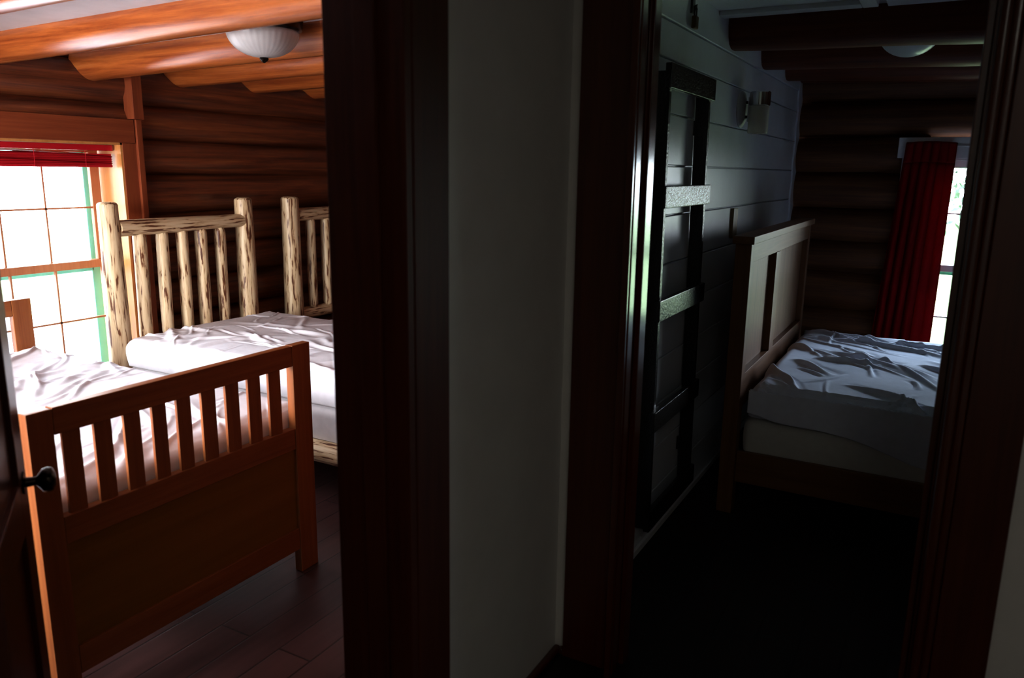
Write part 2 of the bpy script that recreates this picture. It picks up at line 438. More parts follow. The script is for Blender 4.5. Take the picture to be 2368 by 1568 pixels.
for i, (x, _) in enumerate(beamsL):
    r = .098-.004*(i > 3)
    zb = (2.026, 2.003, 1.986, 2.003, 2.018, 2.035)[i]
    mb = MB().log((x, 4.20, zb+r), (x, 1.16, zb+r*1.04+.080), r, r*1.04, 28, 40, .05, 1.5, 0, 20+i)
    tag(obj('ceiling_beam', mb, M['beam'], at=(x, 2.7, 2.1), smooth=60), beam_labels[i], 'ceiling beam', 'log ceiling beams of the log bedroom')

# ---- right bedroom shell
w = MB()
pz = [0, .21, .405, .60, .795, .99, 1.185, 1.38, 1.573, 1.767, 1.96, 2.093]
random.seed(3)
for i in range(len(pz)-1):
    g = .003
    w.box(2.10, 5.80, .972, .990, pz[i]+g, pz[i+1]-g, .0025, 1)
w.box(2.19, 5.80, .966, .990, 2.095, 2.40, .003, 1)
w.box(2.10, 5.80, .990, 1.150, 0, 2.4)
struct('wall_plank', w, M['plank'], 'white painted horizontal plank wall behind ladder and headboard', 'plank wall', smooth=20)
# irregular scribed edge board at the log corner
e = MB(); rs = []
for i in range(41):
    z = 2.2*i/40; xe = 5.72-.03*noise.noise(Vector((0, 0, z*6)))-.012*math.sin(z*28)
    rs.append([(xe, .962, z), (5.85, .962, z), (5.85, .972, z), (xe, .972, z)])
e.rings(rs); struct('trim_3', e, M['plank'], 'white scribed edge of the plank wall against the dark logs', 'wall trim')
struct('baseboard_plank', MB().box(2.19, 5.74, .958, .972, 0, .03, .004), M['white'], 'low pale strip at the foot of the plank wall', 'baseboard')
RWY0, RWY1, RWZ0, RWZ1 = -1.0, .15, .34, 1.74
seamsR = [0, .20, .40, .62, .89, 1.10, 1.315, 1.57, 1.79, 2.03, 2.30]
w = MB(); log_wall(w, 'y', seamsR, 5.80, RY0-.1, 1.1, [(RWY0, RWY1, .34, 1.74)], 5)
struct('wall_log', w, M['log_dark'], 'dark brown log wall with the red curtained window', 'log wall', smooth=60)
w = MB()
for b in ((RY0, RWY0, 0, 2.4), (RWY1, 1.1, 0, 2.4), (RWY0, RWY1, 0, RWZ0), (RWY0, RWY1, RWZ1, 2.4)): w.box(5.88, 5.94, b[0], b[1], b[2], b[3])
struct('light_leak_block', w, M['log_dark'], smooth=0)  # same added backing, keeps light from leaking between the dark logs
struct('wall_side', MB().box(RX0, RX1+.2, RY0-.1, RY0, 0, 2.4), M['log_dark'], smooth=0)
struct('ceiling', MB().box(2.19, 6.0, RY0-.1, 1.15, 2.245, 2.40), M['white'], 'white ceiling of the dark bedroom', 'ceiling', smooth=0)
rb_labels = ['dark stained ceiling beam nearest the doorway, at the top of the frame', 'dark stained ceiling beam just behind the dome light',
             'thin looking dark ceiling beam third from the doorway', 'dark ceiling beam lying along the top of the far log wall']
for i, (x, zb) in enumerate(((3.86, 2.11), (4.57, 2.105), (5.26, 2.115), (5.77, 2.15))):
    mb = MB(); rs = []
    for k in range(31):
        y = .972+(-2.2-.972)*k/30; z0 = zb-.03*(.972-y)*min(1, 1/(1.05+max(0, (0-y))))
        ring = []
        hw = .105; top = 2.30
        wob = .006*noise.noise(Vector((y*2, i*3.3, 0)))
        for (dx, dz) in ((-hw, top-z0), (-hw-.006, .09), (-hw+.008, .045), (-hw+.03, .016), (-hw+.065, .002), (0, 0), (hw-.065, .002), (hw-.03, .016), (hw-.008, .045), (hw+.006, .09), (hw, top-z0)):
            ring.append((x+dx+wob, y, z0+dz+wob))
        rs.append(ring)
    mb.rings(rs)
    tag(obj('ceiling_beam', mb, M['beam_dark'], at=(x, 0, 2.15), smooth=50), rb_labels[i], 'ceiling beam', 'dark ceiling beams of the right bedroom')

# ------------------------------------------------------------------ windows
def muntin_window(name, label, axis, face_in, depth, a0, a1, z0, z1, rail_z, nv, hz, stops, out=1, mats=None, cw=.10, hx=-.02):
    """double hung window; axis 'x' (in a wall along x, outward +y) or 'y' (wall along y, outward = out*x)"""
    W = thing(name, label, 'window', ((a0+a1)/2, face_in, z0) if axis == 'x' else (face_in, (a0+a1)/2, z0), kind='structure')
    def B(mb, s0, s1, d0, d1, zz0, zz1, bev=.0):
        if axis == 'x': return mb.box(s0, s1, face_in+d0, face_in+d1, zz0, zz1, bev)
        q0, q1 = sorted((face_in+out*d0, face_in+out*d1))
        return mb.box(q0, q1, s0, s1, zz0, zz1, bev)
    mf, ml, ms, mo = mats
    f = MB()
    B(f, a1, a1+cw, -.022, .02, z0-.06, z1, .004); B(f, a0-cw, a0, -.022, .02, z0-.06, z1, .004)
    hd = MB(); B(hd, a0-cw-.01, a1+cw+hx, -.028, .02, z1, z1+.13, .004)
    obj('window_head', hd, M['win_x'] if mf is M['win_z'] else mf, W)
    B(f, a0-cw-.03, a1+cw+.03, -.05, .16, z0-.05, z0-.01, .008)
    B(f, a0-cw, a1+cw, -.022, 0, z0-.16, z0-.05, .004)
    obj('window_frame', f, mf, W)
    j = MB()
    B(j, a1-.012, a1, -.018, depth+.10, z0-.01, z1); B(j, a0, a0+.012, -.018, depth+.10, z0-.01, z1)
    B(j, a0, a1, -.018, depth+.10, z1-.012, z1); B(j, a0, a1, -.018, depth+.10, z0-.02, z0)
    obj('window_jamb', j, ml, W)
    st = .055; i0, i1 = a0+.022, a1-.022
    zr0, zr1 = rail_z-.022, rail_z+.022
    for (nm, d, zz0, zz1, hh) in (('upper_sash', depth+.03, zr0, z1-.012, [h for h in hz if h > rail_z]), ('lower_sash', depth, z0, zr1, [h for h in hz if h < rail_z])):
        s = MB()
        B(s, i0, i0+st, d, d+.028, zz0, zz1, .003); B(s, i1-st, i1, d, d+.028, zz0, zz1, .003)
        B(s, i0+st, i1-st, d, d+.028, zz0, zz0+.044, .003); B(s, i0+st, i1-st, d, d+.028, zz1-.044, zz1, .003)
        so = obj(nm, s, ms, W)
        m = MB()
        for v in nv: B(m, v-.0045, v+.0045, d+.006, d+.022, zz0+.04, zz1-.04)
        for h in hh: B(m, i0+st, i1-st, d+.006, d+.022, h-.005, h+.005)
        obj('muntin', m, ms, so)
        g = MB(); B(g, i0+st-.004, i1-st+.004, d+.012, d+.015, zz0+.04, zz1-.04)
        obj('pane', g, M['glass'], so, smooth=0)
    s = MB(); d = depth+.075
    B(s, i0+.02, i0+.068, d, d+.025, z0, z1, .003); B(s, i1-.072, i1-.02, d, d+.025, z0, z1, .003)
    B(s, i0+.06, i1-.06, d, d+.025, rail_z-.05, rail_z-.005, .003); B(s, i0+.06, i1-.06, d, d+.025, z0, z0+.05); B(s, i0+.06, i1-.06, d, d+.025, z1-.06, z1)
    obj('storm_frame', s, mo, W, label='painted outer storm frame')
    return W
muntin_window('window_1', 'bright many paned sash window in the log wall behind the beds', 'x', 4.15, .15, WX0, WX1, WZ0, WZ1, .98, [2.55, 2.305, 2.06, 1.815], [1.30, .665], None, 1,
              (M['win_z'], M['jamb_light'], M['sash'], M['teal']))
muntin_window('window_2', 'narrow strip of bright white framed window beside the red curtain', 'y', 5.80, .05, RWY0, RWY1, RWZ0, RWZ1-.08, .955, [-.26], [1.31, .63], None, 1,
              (M['white'], M['white'], M['white'], M['greenrail']), .15, .03)
muntin_window('window_3', 'sash window in the side wall of the log bedroom', 'y', LX0, .06, SW[0], SW[1], SW[2], SW[3], 1.25, [2.36, 2.82, 3.28], [1.58, .93], None, -1,
              (M['win_z'], M['jamb_light'], M['sash'], M['teal']))
# vertical batten above the window casing
struct('trim_4', MB().box(2.958, 3.022, 4.085, 4.17, 1.797, 2.10, .004), M['win_z'], 'short vertical brown batten between window head and ceiling beams', 'trim')
struct('trim_5', MB().box(2.985, 3.022, 4.11, 4.17, .2, 1.797, .004), M['win_z'], 'thin brown strip beside the window casing', 'trim')

# red blind rolled to the top
bl = thing('window_blind', 'red slatted blind pulled up under the window head', 'blind', (2.27, 4.20, 1.53))
obj('headrail', MB().box(1.73, 2.872, 4.178, 4.222, 1.619, 1.651, .004), M['blind'], bl)
s = MB()
for i in range(9):
    z = 1.545+i*.0062
    rs = []
    for k in range(25):
        x = 1.735+(2.862-1.735)*k/24; sag = .012*(2.862-x)/1.1*(i/8)-.006*math.sin((x-1.73)*5+i)
        rs.append([(x, 4.172, z+sag), (x, 4.20, z+sag+.0085), (x, 4.228, z+sag), (x, 4.20, z+sag-.001)])
    s.rings(rs)
s.box(1.737, 2.860, 4.180, 4.220, 1.543, 1.602)
obj('slat_stack', s, M['blind'], bl)
obj('bottom_rail', MB().box(1.735, 2.862, 4.175, 4.225, 1.528, 1.543, .004), M['blind'], bl)
for x in (2.42, 2.70): obj('cord', MB().tube([(x, 4.170, 1.62), (x, 4.168, 1.58), (x, 4.170, 1.53)], .0015), M['blind'], bl)

# ------------------------------------------------------------------ bedding helpers
def creases(n, seed, ang, spread, length, lw=(.010, .024), amp=(.004, .014)):
    r = random.Random(seed); out = []
    for _ in range(n):
        u, v = r.random(), r.random(); a = ang+r.gauss(0, spread)
        out.append((u, v, a, r.uniform(*length), r.uniform(*lw), r.uniform(*amp), r.uniform(-1.6, 1.6)))
    return out
def crease_h(x, y, cr, lx, ly):
    h = 0
    for (u, v, a, ln, w, am, cv) in cr:
        dx, dy = x-u*lx, y-v*ly
        ca, sa = math.cos(a), math.sin(a)
        s = dx*ca+dy*sa
        if abs(s) > ln: continue
        t = -dx*sa+dy*ca-cv*s*s*.55-.02*math.sin(s*9+u*20)
        ww = w*(1+.8*abs(s)/ln)
        if abs(t) > 4*ww: continue
        e = (1-(s/ln)**2)
        q = t/ww
        h += am*e*(math.exp(-q*q)-.45*math.exp(-(q-1.9)**2*.7))
    return h
def mattress_mb(x0, x1, y0, y1, z0, z1, cr, nx=170, ny=270, rad=.05, dome=.012, puff=.012, under=True):
    """closed rounded mattress: folded grid, top carries wrinkles"""
    lx, ly, h = x1-x0, y1-y0, z1-z0
    def prof(d):                       # d: distance from the top edge line along the surface (<0 inside the top)
        arc = rad*PI/2
        if d < -rad: return d, 0.0     # (outward offset from edge, drop)
        pass
    # parametrise: across u in [-h, lx+h], along v in [-h, ly+h]; map over rounded edges
    def fold(t, l):
        # t in [-(h-ish) .. l+..] surface distance -> (pos, drop)
        arc = rad*PI/2
        if t < 0:
            q = -t
            if q < arc: a = q/rad; return rad-rad*math.sin(a), rad-rad*math.cos(a)
            return 0.0, rad+(q-arc)
        if t > l-2*rad:
            q = t-(l-2*rad)
            if q < arc: a = q/rad; return l-rad+rad*math.sin(a), rad-rad*math.cos(a)
            return l, rad+(q-arc)
        return t+rad, 0.0
    side = rad*PI/2+(h-rad)
    def spacing(l, n):
        m = max(8, int(n*.14)); core = l-2*rad
        return [-side+side*i/m for i in range(m)]+[core*i/n for i in range(n+1)]+[core+side*(i+1)/m for i in range(m)]
    us, vs = spacing(lx, nx), spacing(ly, ny)
    mb = MB(); bm = mb.bm; g = []
    for u in us:
        row = []
        px, dx = fold(u, lx)
        for v in vs:
            py, dy = fold(v, ly)
            drop = max(dx, dy) if (dx == 0 or dy == 0) else math.sqrt(dx*dx+dy*dy) if (dx < rad and dy < rad) else max(dx, dy)
            drop = min(drop, h)
            qx, qy = px, py
            # round the vertical corner
            cr_ = rad*.9
            ex = min(px, lx-px); ey = min(py, ly-py)
            if ex < cr_ and ey < cr_:
                cxn, cyn = (cr_-ex), (cr_-ey); m = max(cxn, cyn); ln = math.hypot(cxn, cyn)
                if ln > 1e-6:
                    k = m/ln
                    nxx, nyy = cr_-cxn*k, cr_-cyn*k
                    qx = nxx if px < lx/2 else lx-nxx; qy = nyy if py < ly/2 else ly-nyy
            X, Y, Z = x0+qx, y0+qy, z1-drop
            tt = max(0, 1-drop/(h))
            edge = min(1, max(0, 1-drop/rad*1.0))
            Z += (crease_h(qx, qy, cr, lx, ly)+.006*noise.noise(Vector((X*3, Y*3, 1))))*edge
            Z += dome*math.sin(PI*min(1, max(0, qx/lx)))*math.sin(PI*min(1, max(0, qy/ly)))*edge
            # side bulge and soft vertical folds
            if drop > rad*.3:
                s = math.sin(PI*min(1, drop/h)); w = (puff*s+.004*noise.noise(Vector((X*9, Y*9, Z*4))))
                if dx >= dy and dx > 0: X += w*(1 if px > lx/2 else -1)
                if dy >= dx and dy > 0: Y += w*(1 if py > ly/2 else -1)
            row.append(bm.verts.new((X, Y, Z)))
        g.append(row)
    for i in range(len(us)-1):
        for j in range(len(vs)-1):
            bm.faces.new((g[i][j], g[i+1][j], g[i+1][j+1], g[i][j+1]))
    # underside
    ring = [g[i][0] for i in range(len(us))]+[g[-1][j] for j in range(1, len(vs))]+[g[i][-1] for i in range(len(us)-2, -1, -1)]+[g[0][j] for j in range(len(vs)-2, 0, -1)]
    try: bm.faces.new(ring)
    except ValueError: pass
    bmesh.ops.remove_doubles(bm, verts=bm.verts[:], dist=.0002)
    return mb

# ------------------------------------------------------------------ bed 1 : pine bed with slatted footboard
def pine_end(bed, yf, x0, x1, d, front=True):
    y0, y1 = yf, yf+d
    grp = thing_part = None
    par = bed
    gaps = [(1.159, 1.184), (1.236, 1.276), (1.330, 1.369), (1.423, 1.464), (1.513, 1.552), (1.604, 1.646), (1.702, 1.744), (1.800, 1.841), (1.897, 1.936), (1.993, 2.028)]
    ex = MB().box(x0, 1.158, y0, y1, 0, .903, .003)
    obj('post', ex, M['pine_z'], par); obj('post', MB().box(2.047, x1, y0, y1, 0, .906, .003), M['pine_z'], par)
    obj('top_rail', MB().box(1.159, 2.046, y0+.001, y1-.001, .828, .905, .003), M['pine_x'], par)
    obj('middle_rail', MB().box(1.159, 2.046, y0+.002, y1-.002, .506, .588, .003), M['pine_x'], par)
    obj('bottom_rail', MB().box(1.159, 2.046, y0+.002, y1-.002, .098, .185, .003), M['pine_x'], par)
    obj('panel', MB().box(1.150, 2.055, y0+.012, y0+.022, .180, .510), M['panel'], par)
    for i in range(9):
        obj('slat', MB().box(gaps[i][1], gaps[i+1][0], y0+.011, y0+.023, .583, .833, .002), M['pine_z'], par)
bed = thing('wooden_bed', 'orange pine bed with slatted footboard standing nearest the open door', 'bed', (1.61, 3.0, 0))
pine_end(bed, 2.045, 1.088, 2.137, .036)
pine_end(bed, 3.845, 1.088, 2.137, .036)
for x in (1.10, 2.10): obj('side_rail', MB().box(x, x+.024, 2.081, 3.845, .24, .38, .003), M['pine_y'], bed)
b = MB()
for i in range(12): b.box(1.124, 2.10, 2.16+i*.145, 2.22+i*.145, .345, .363)
obj('bed_slat', b, M['pine_x'], bed)
cr1 = creases(40, 11, .45, .45, (.12, .42), (.008, .018), (.005, .014))+creases(60, 12, .5, .5, (.1, .3), (.004, .008), (.003, .008))
tag(obj('box_spring', mattress_mb(1.13, 2.092, 2.10, 3.83, .366, .494, [], 12, 20, .02, 0, .003), M['ticking_l'], at=(1.61, 3, .366), smooth=60), 'box spring seen in shade through the footboard slats', 'box spring')
tag(obj('mattress', mattress_mb(1.105, 2.150, 2.095, 3.835, .503, .665, cr1), M['sheet'], at=(1.61, 3, .503), smooth=80), 'mattress in wrinkled white sheet on the slatted pine bed', 'mattress')
# pillow-like sheet bunch at the headboard
# ------------------------------------------------------------------ log beds
def log_bed(label, px, hx1, n_sl, slat_xs, rail_z, sd, lower_z, fy, foot_top=.75, rz=(.17, .27), prs=(.060, .064)):
    bed = thing('log_bed', label, 'bed', ((px+hx1)/2, 3.0, 0), 'peeled log beds along the log wall')
    y = 4.0
    rp = .068
    def post(x, ztop, r=rp, yy=y, k=0):
        obj('post', MB().log((x, yy, 0), (x, yy, ztop), r*1.08, r*.88, 20, 20, .07, 2.0, .016, sd+k), M['peel_z'], bed)
    post(px, 1.345, prs[0], y, 1); post(hx1, 1.348, prs[1], y, 2)
    obj('head_rail', MB().log((px+.04, y-.01, rail_z-.005), (hx1-.035, y-.01, rail_z+.0), .046, .042, 18, 18, .1, 2.2, 0, sd+3), M['peel_x'], bed)
    obj('lower_rail', MB().log((px+.04, y, lower_z), (hx1-.035, y, lower_z), .044, .042, 18, 18, .1, 2.2, 0, sd+4), M['peel_x'], bed)
    for k, x in enumerate(slat_xs):
        r = .036+.002*math.sin(k*2.3+sd)
        obj('slat', MB().log((x-.004, y-.006, lower_z+.03), (x+.006*math.sin(k+sd), y-.006, rail_z-.03), r, r*1.02, 14, 18, .14, 3.2, .03, sd+7+k), M['peel_z'], bed)
    for x in (px-.04, hx1+.04):
        obj('side_rail', MB().log((x, fy, sum(rz)/2), (x, y, sum(rz)/2), .052, .050, 16, 20, .08, 2.0, 0, sd+30+x), M['peel_y'], bed)
    for x in (px, hx1): obj('post', MB().log((x, fy, 0), (x, fy, foot_top), .066, .06, 18, 14, .07, 2.0, .016, sd+40+x), M['peel_z'], bed)
    obj('foot_rail', MB().log((px+.04, fy, foot_top-.14), (hx1-.04, fy, foot_top-.14), .044, .042, 16, 12, .1, 2.2, 0, sd+44), M['peel_x'], bed)
    return bed
log_bed('peeled log bed with spindle headboard beside the bright window', 2.688, 3.633, 5, [2.855, 3.003, 3.143, 3.282, 3.428], 1.203, 1.0, .52, 2.02)
log_bed('peeled log bed partly hidden behind the dark door jamb', 4.045, 5.0, 5, [4.236, 4.390, 4.54, 4.69, 4.84], 1.222, 5.0, .51, 2.02, prs=(.068, .064))
cr2 = creases(30, 5, 1.2, .6, (.12, .45), (.008, .02), (.005, .014))+creases(50, 6, 1.2, .7, (.1, .3), (.004, .008), (.003, .008))
tag(obj('box_spring', mattress_mb(2.665, 3.70, 2.10, 3.93, .272, .438, [], 20, 40, .03, 0, .008), M['ticking_l'], at=(3.2, 3, .272), smooth=60), 'pale box spring under the mattress of the log bed by the window', 'box spring')
tag(obj('mattress', mattress_mb(2.655, 3.715, 2.08, 3.93, .448, .605, cr2, rad=.06, dome=.02), M['sheet'], at=(3.2, 3, .448), smooth=80), 'plump white sheeted mattress on the log bed by the window', 'mattress')
tag(obj('mattress', mattress_mb(4.03, 5.05, 2.10, 3.93, .272, .43, creases(14, 8, 1, .6, (.1, .4)), 40, 60), M['sheet'], at=(4.5, 3, .272), smooth=80), 'low pale mattress barely seen behind the door jamb', 'mattress')

# ------------------------------------------------------------------ ceiling light of the log bedroom
cl = thing('ceiling_light', 'fluted white glass bowl ceiling light with dark finial between orange beams', 'ceiling light', (2.5, 2.58, 2.15))
cc = (2.5, 2.58, 0)
obj('base', MB().lathe([(.0, 2.155), (.155, 2.155), (.165, 2.14), (.160, 2.105), (.15, 2.098), (0, 2.098)], cc, seg=48), M['bronze'], cl)
bp = [(0, 2.100), (.140, 2.100)]+[(.148*math.cos(a*PI/2/14)**.9, 2.10-.108*math.sin(a*PI/2/14)) for a in range(1, 14)]+[(0, 1.990)]
obj('lamp_shade', MB().lathe(bp, cc, seg=144, flute=.004, nfl=36), M['opal'], cl, smooth=70)
obj('finial', MB().lathe([(0, 1.996), (.017, 1.994), (.019, 1.986), (.012, 1.978), (.004, 1.972), (0, 1.971)], cc, seg=20), M['bronze'], cl)

# ------------------------------------------------------------------ right bedroom
# ladder
ld = thing('ladder', 'black painted wooden ladder fixed to the white plank wall', 'ladder', (3.07, .93, 0))
def lean(z): return .07*(1.9-z)/1.3*.55
for xl in (2.785, 3.305):
    mb = MB(); rs = []
    for k in range(9):
        z = .135+(1.90-.135)*k/8; dx = lean(z)*(1.5 if xl > 3 else .6)
        rs.append([(xl+dx, .910, z), (xl+dx+.022, .910, z), (xl+dx+.022, .966, z), (xl+dx, .966, z)])
    mb.rings(rs)
    obj('rail', mb, M['black'], ld, smooth=20)
for z0, z1 in ((1.835, 1.92), (1.42, 1.50), (1.003, 1.083), (.567, .648), (.155, .238)):
    dx = lean((z0+z1)/2)
    obj('rung', MB().box(2.728+dx*.5, 3.312+dx*1.3, .886, .911, z0, z1, .004), M['black'], ld)
for xl in (2.785, 3.305):
    for z in (.3, 1.7): obj('bracket', MB().box(xl+.002+lean(z), xl+.02+lean(z), .962, .9735, z, z+.06), M['black'], ld)

# wall lamp
sx = 4.12
sn = thing('wall_lamp', 'wall lamp with chrome cap and frosted cylinder shade on plank wall', 'wall lamp', (sx, .972, 1.85))
obj('back_plate', MB().lathe([(0, 0), (.088, 0), (.090, .006), (.080, .016), (.05, .025), (0, .027)], (sx, .972, 1.862), (0, -1, 0), 40), M['nickel'], sn)
for z in (1.895, 1.825): obj('arm', MB().tube([(sx, .950, z), (sx, .925, z)], .007, 12), M['steel'], sn)
a = MB(); a.box(sx-.012, sx+.012, .924, .934, 1.80, 1.92, .003); obj('bracket', a, M['white'], sn)
obj('cap', MB().lathe([(0, 1.945), (.047, 1.945), (.051, 1.941), (.051, 1.88), (.047, 1.877), (0, 1.877)], (sx, .880, 0), seg=40), M['chrome'], sn, label='chrome cap')
obj('lamp_shade', MB().lathe([(0, 1.876), (.047, 1.876), (.049, 1.87), (.049, 1.75), (.046, 1.744), (.040, 1.746), (.038, 1.86), (0, 1.865)], (sx, .880, 0), seg=40), M['frost'], sn, label='frosted glass cylinder')

# padlock hanging near the ceiling
pl = thing('padlock', 'dark brass padlock hanging at the top of the plank wall', 'padlock', (3.17, .95, 2.09))
obj('body', MB().box(3.150, 3.192, .940, .958, 2.098, 2.145, .004), M['brass'], pl)
obj('shackle', MB().tube([(3.158, .949, 2.140)]+[(3.171-.013*math.cos(t*PI/10), .949, 2.165+.016*math.sin(t*PI/10)) for t in range(11)]+[(3.184, .949, 2.140)], .0035, 10), M['steel'], pl)
obj('hasp', MB().box(3.155, 3.187, .956, .967, 2.155, 2.215, .002).tube([(3.171, .960, 2.178), (3.171, .944, 2.185), (3.171, .944, 2.170), (3.171, .960, 2.166)], .004), M['steel'], pl)

# attic hatch in the ceiling
ht = thing('attic_hatch', 'white panelled hatch in the ceiling above the ladder', 'hatch', (3.0, .66, 2.24))
obj('frame', MB().box(2.5, 3.66, .340, .400, 2.215, 2.250, .004).box(3.58, 3.66, .40, .966, 2.215, 2.250, .004).box(2.5, 2.58, .40, .966, 2.215, 2.25, .004), M['white'], ht)
obj('panel', MB().box(2.58, 3.58, .40, .966, 2.235, 2.248), M['white'], ht)
obj('frame', MB().box(3.58, 3.70, -.9, .31, 2.222, 2.250, .004).box(2.5, 3.58, .27, .31, 2.222, 2.25, .004), M['white'], ht)

# small wooden cleat on the wall
tag(obj('wall_cleat', MB().box(4.075, 4.165, .955, .974, 1.22, 1.372, .003), wood('tan_lath', [(.3, (.16, .11, .05)), (.7, (.24, .17, .08))], 'z'), at=(4.12, .965, 1.3)), 'small upright tan wood strip on plank wall just above the headboard corner', 'wood strip')

# headboard bed
rbm = {a: wood('brown_bed_wood_'+a, [(.25, (.10, .036, .014)), (.5, (.16, .066, .027)), (.78, (.22, .10, .042))], a, .6, .5, .05, .05, None, .35) for a in 'xyz'}
rb = thing('panel_bed', 'dark brown bed with panelled headboard against the white plank wall', 'bed', (4.25, 0, 0))
hx0, hx1 = 3.45, 5.10
obj('cap', MB().box(hx0-.03, hx1+.03, .706, .800, 1.250, 1.284, .004), rbm['x'], rb)
for x0, x1 in ((hx0, hx0+.07), (hx1-.07, hx1)): obj('post', MB().box(x0, x1, .722, .792, 0, 1.250, .004), rbm['z'], rb)
obj('top_rail', MB().box(hx0+.07, hx1-.07, .724, .762, 1.165, 1.250, .003), rbm['x'], rb)
obj('bottom_rail', MB().box(hx0+.07, hx1-.07, .724, .762, .50, .66, .003), rbm['x'], rb)
for x in (4.05,): obj('stile', MB().box(x, x+.10, .722, .762, .66, 1.165, .003), rbm['z'], rb)
obj('panel', MB().box(hx0+.06, hx1-.06, .754, .764, .65, 1.175), rbm['z'], rb)
for x in (3.475, 5.05): obj('side_rail', MB().box(x, x+.026, -1.27, .722, .15, .30, .004), rbm['y'], rb)
obj('foot_rail', MB().box(3.475, 5.076, -1.30, -1.27, .15, .36, .004), rbm['x'], rb)
for x0 in (3.452, 5.03): obj('leg', MB().box(x0, x0+.07, -1.34, -1.27, 0, .40, .004), rbm['z'], rb)
b = MB()
for i in range(8): b.box(3.50, 5.052, -1.2+i*.25, -1.12+i*.25, .268, .292)
obj('bed_slat', b, rbm['x'], rb)
tag(obj('box_spring', mattress_mb(3.508, 5.04, -1.255, .705, .295, .446, [], 20, 40, .035, 0, .006), M['ticking'], at=(4.3, 0, .3), smooth=60), 'ivory box spring on the dark brown panelled bed', 'box spring')
tag(obj('mattress', mattress_mb(3.525, 5.03, -1.25, .70, .456, .592, [], 20, 40, .045, .008, .004), M['sheet_b'], at=(4.3, 0, .456), smooth=60), 'mattress hidden under the loose white sheet of the panelled bed', 'mattress')
# loose sheet draped over the mattress
cr3 = creases(30, 21, -1.05, .35, (.14, .5), (.008, .018), (.010, .028))+creases(34, 4, 2.6, .7, (.08, .22), (.005, .009), (.005, .011))+creases(46, 77, -.9, .5, (.10, .34), (.004, .009), (.006, .013))
def sheet_pt(u, v):
    # u across x (near drape -> top -> far drape), v along y (head -> foot)
    y = .694-1.955*v; yy = .694-y
    near = .135+.17*min(1, max(0, (yy-.05)/1.0))**1.1+.012*math.sin(yy*11)+.012*noise.noise(Vector((yy*5, 0, 3)))
    far = .25
    wtop = 1.50; tot = near+wtop+far; s = u*tot; rad = .045
    x0, z1 = 3.513, .604
    if s < near-rad*.6:
        d = near-s; x = x0-.004-.010*math.sin(d/.3*PI)-(.008+.02*d)*(.5+.5*noise.noise(Vector((yy*7, d*2.0, 7)))); z = z1-d+rad*.35
    elif s < near+rad:
        a = (s-(near-rad*.6))/(rad*1.6)*PI/2; x = x0+rad-rad*math.cos(a); z = z1-rad+rad*math.sin(a)
        z = z1-rad*.25-rad*.75*(1-math.sin(a)); 
    elif s < near+wtop: x = x0+(s-near); z = z1
    else: x = x0+wtop+.03; z = z1-(s-near-wtop)*.9
    if near-.02 < s < near+wtop-.02:
        e = min(1, (s-near+.03)/.08)*min(1, (near+wtop-s)/.05+.2)
        z += max(-.004, crease_h(x-x0, yy, cr3, 1.5, 1.95))*e+.006*e*(1+noise.noise(Vector((x*4, y*4, 2))))
        z += .012*math.sin(PI*min(1, max(0, (x-x0)/1.5)))
    if v < .03: z -= .05*(1-v/.03)**2*(1 if near <= s <= near+wtop else 0)
    return (x, y, z)
sh = MB().grid(sheet_pt, 330, 360)
so = tag(obj('bed_sheet', sh, M['sheet_b'], at=(4.3, 0, .6), smooth=180), 'crumpled loose white sheet draped over the panelled bed', 'bed sheet')
md = so.modifiers.new('thick', 'SOLIDIFY'); md.thickness = .002; md.offset = 1

# curtain
cu = thing('curtain', 'red pleated curtain hanging at the window beside the panelled bed', 'curtain', (5.74, .17, .3))
def cur_pt(u, v):
    z = 1.755-(1.755-.33)*v; spread = .30+.075*v
    yr = -.012+.012*v
    y = yr+spread*(u+.0)
    ph = u*2*PI*6.5+.7*math.sin(v*2+u*5)
    amp = .010+.016*min(1, v*2.2)
    if u < .33: amp *= .35
    x = 5.735+amp*math.sin(ph)+.006*noise.noise(Vector((u*7, v*3, 0)))
    y += .006*math.cos(ph)
    return (x, y, z+.010*math.sin(u*3)*(1-v))
cm_ = MB().grid(lambda u, v: cur_pt(u, .09+.91*v), 150, 60)
cp = obj('panel', cm_, M['red_cloth'], cu, smooth=180)
ch = obj('heading', MB().grid(lambda u, v: cur_pt(u, v*.09), 150, 8), M['red_head'], cu, smooth=180)
for o in (cp, ch):
    md = o.modifiers.new('thick', 'SOLIDIFY'); md.thickness = .0018
rod = thing('curtain_rod', 'thin white curtain rod at the top of the curtained window', 'curtain rod', (5.745, -.2, 1.742))
obj('rod', MB().tube([(5.766, .30, 1.735), (5.766, -1.02, 1.735)], .006, 12), M['white'], rod)
for y in (.288, -1.01): obj('bracket', MB().box(5.758, 5.785, y, y+.012, 1.725, 1.747, .002), M['white'], rod)

# dome light
dl = thing('ceiling_light', 'plain white glass dome ceiling light between dark beams', 'ceiling light', (4.18, .24, 2.2))
obj('base', MB().lathe([(0, 2.245), (.135, 2.245), (.14, 2.22), (.13, 2.20), (0, 2.20)], (4.18, .245, 0), seg=40), M['white'], dl)
obj('lamp_shade', MB().lathe([(0, 2.205), (.128, 2.205)]+[(.13*math.cos(a*PI/24), 2.19-.108*math.sin(a*PI/24)) for a in range(0, 12)]+[(0, 2.082)], (4.18, .245, 0), seg=56), M['opal_cool'], dl)

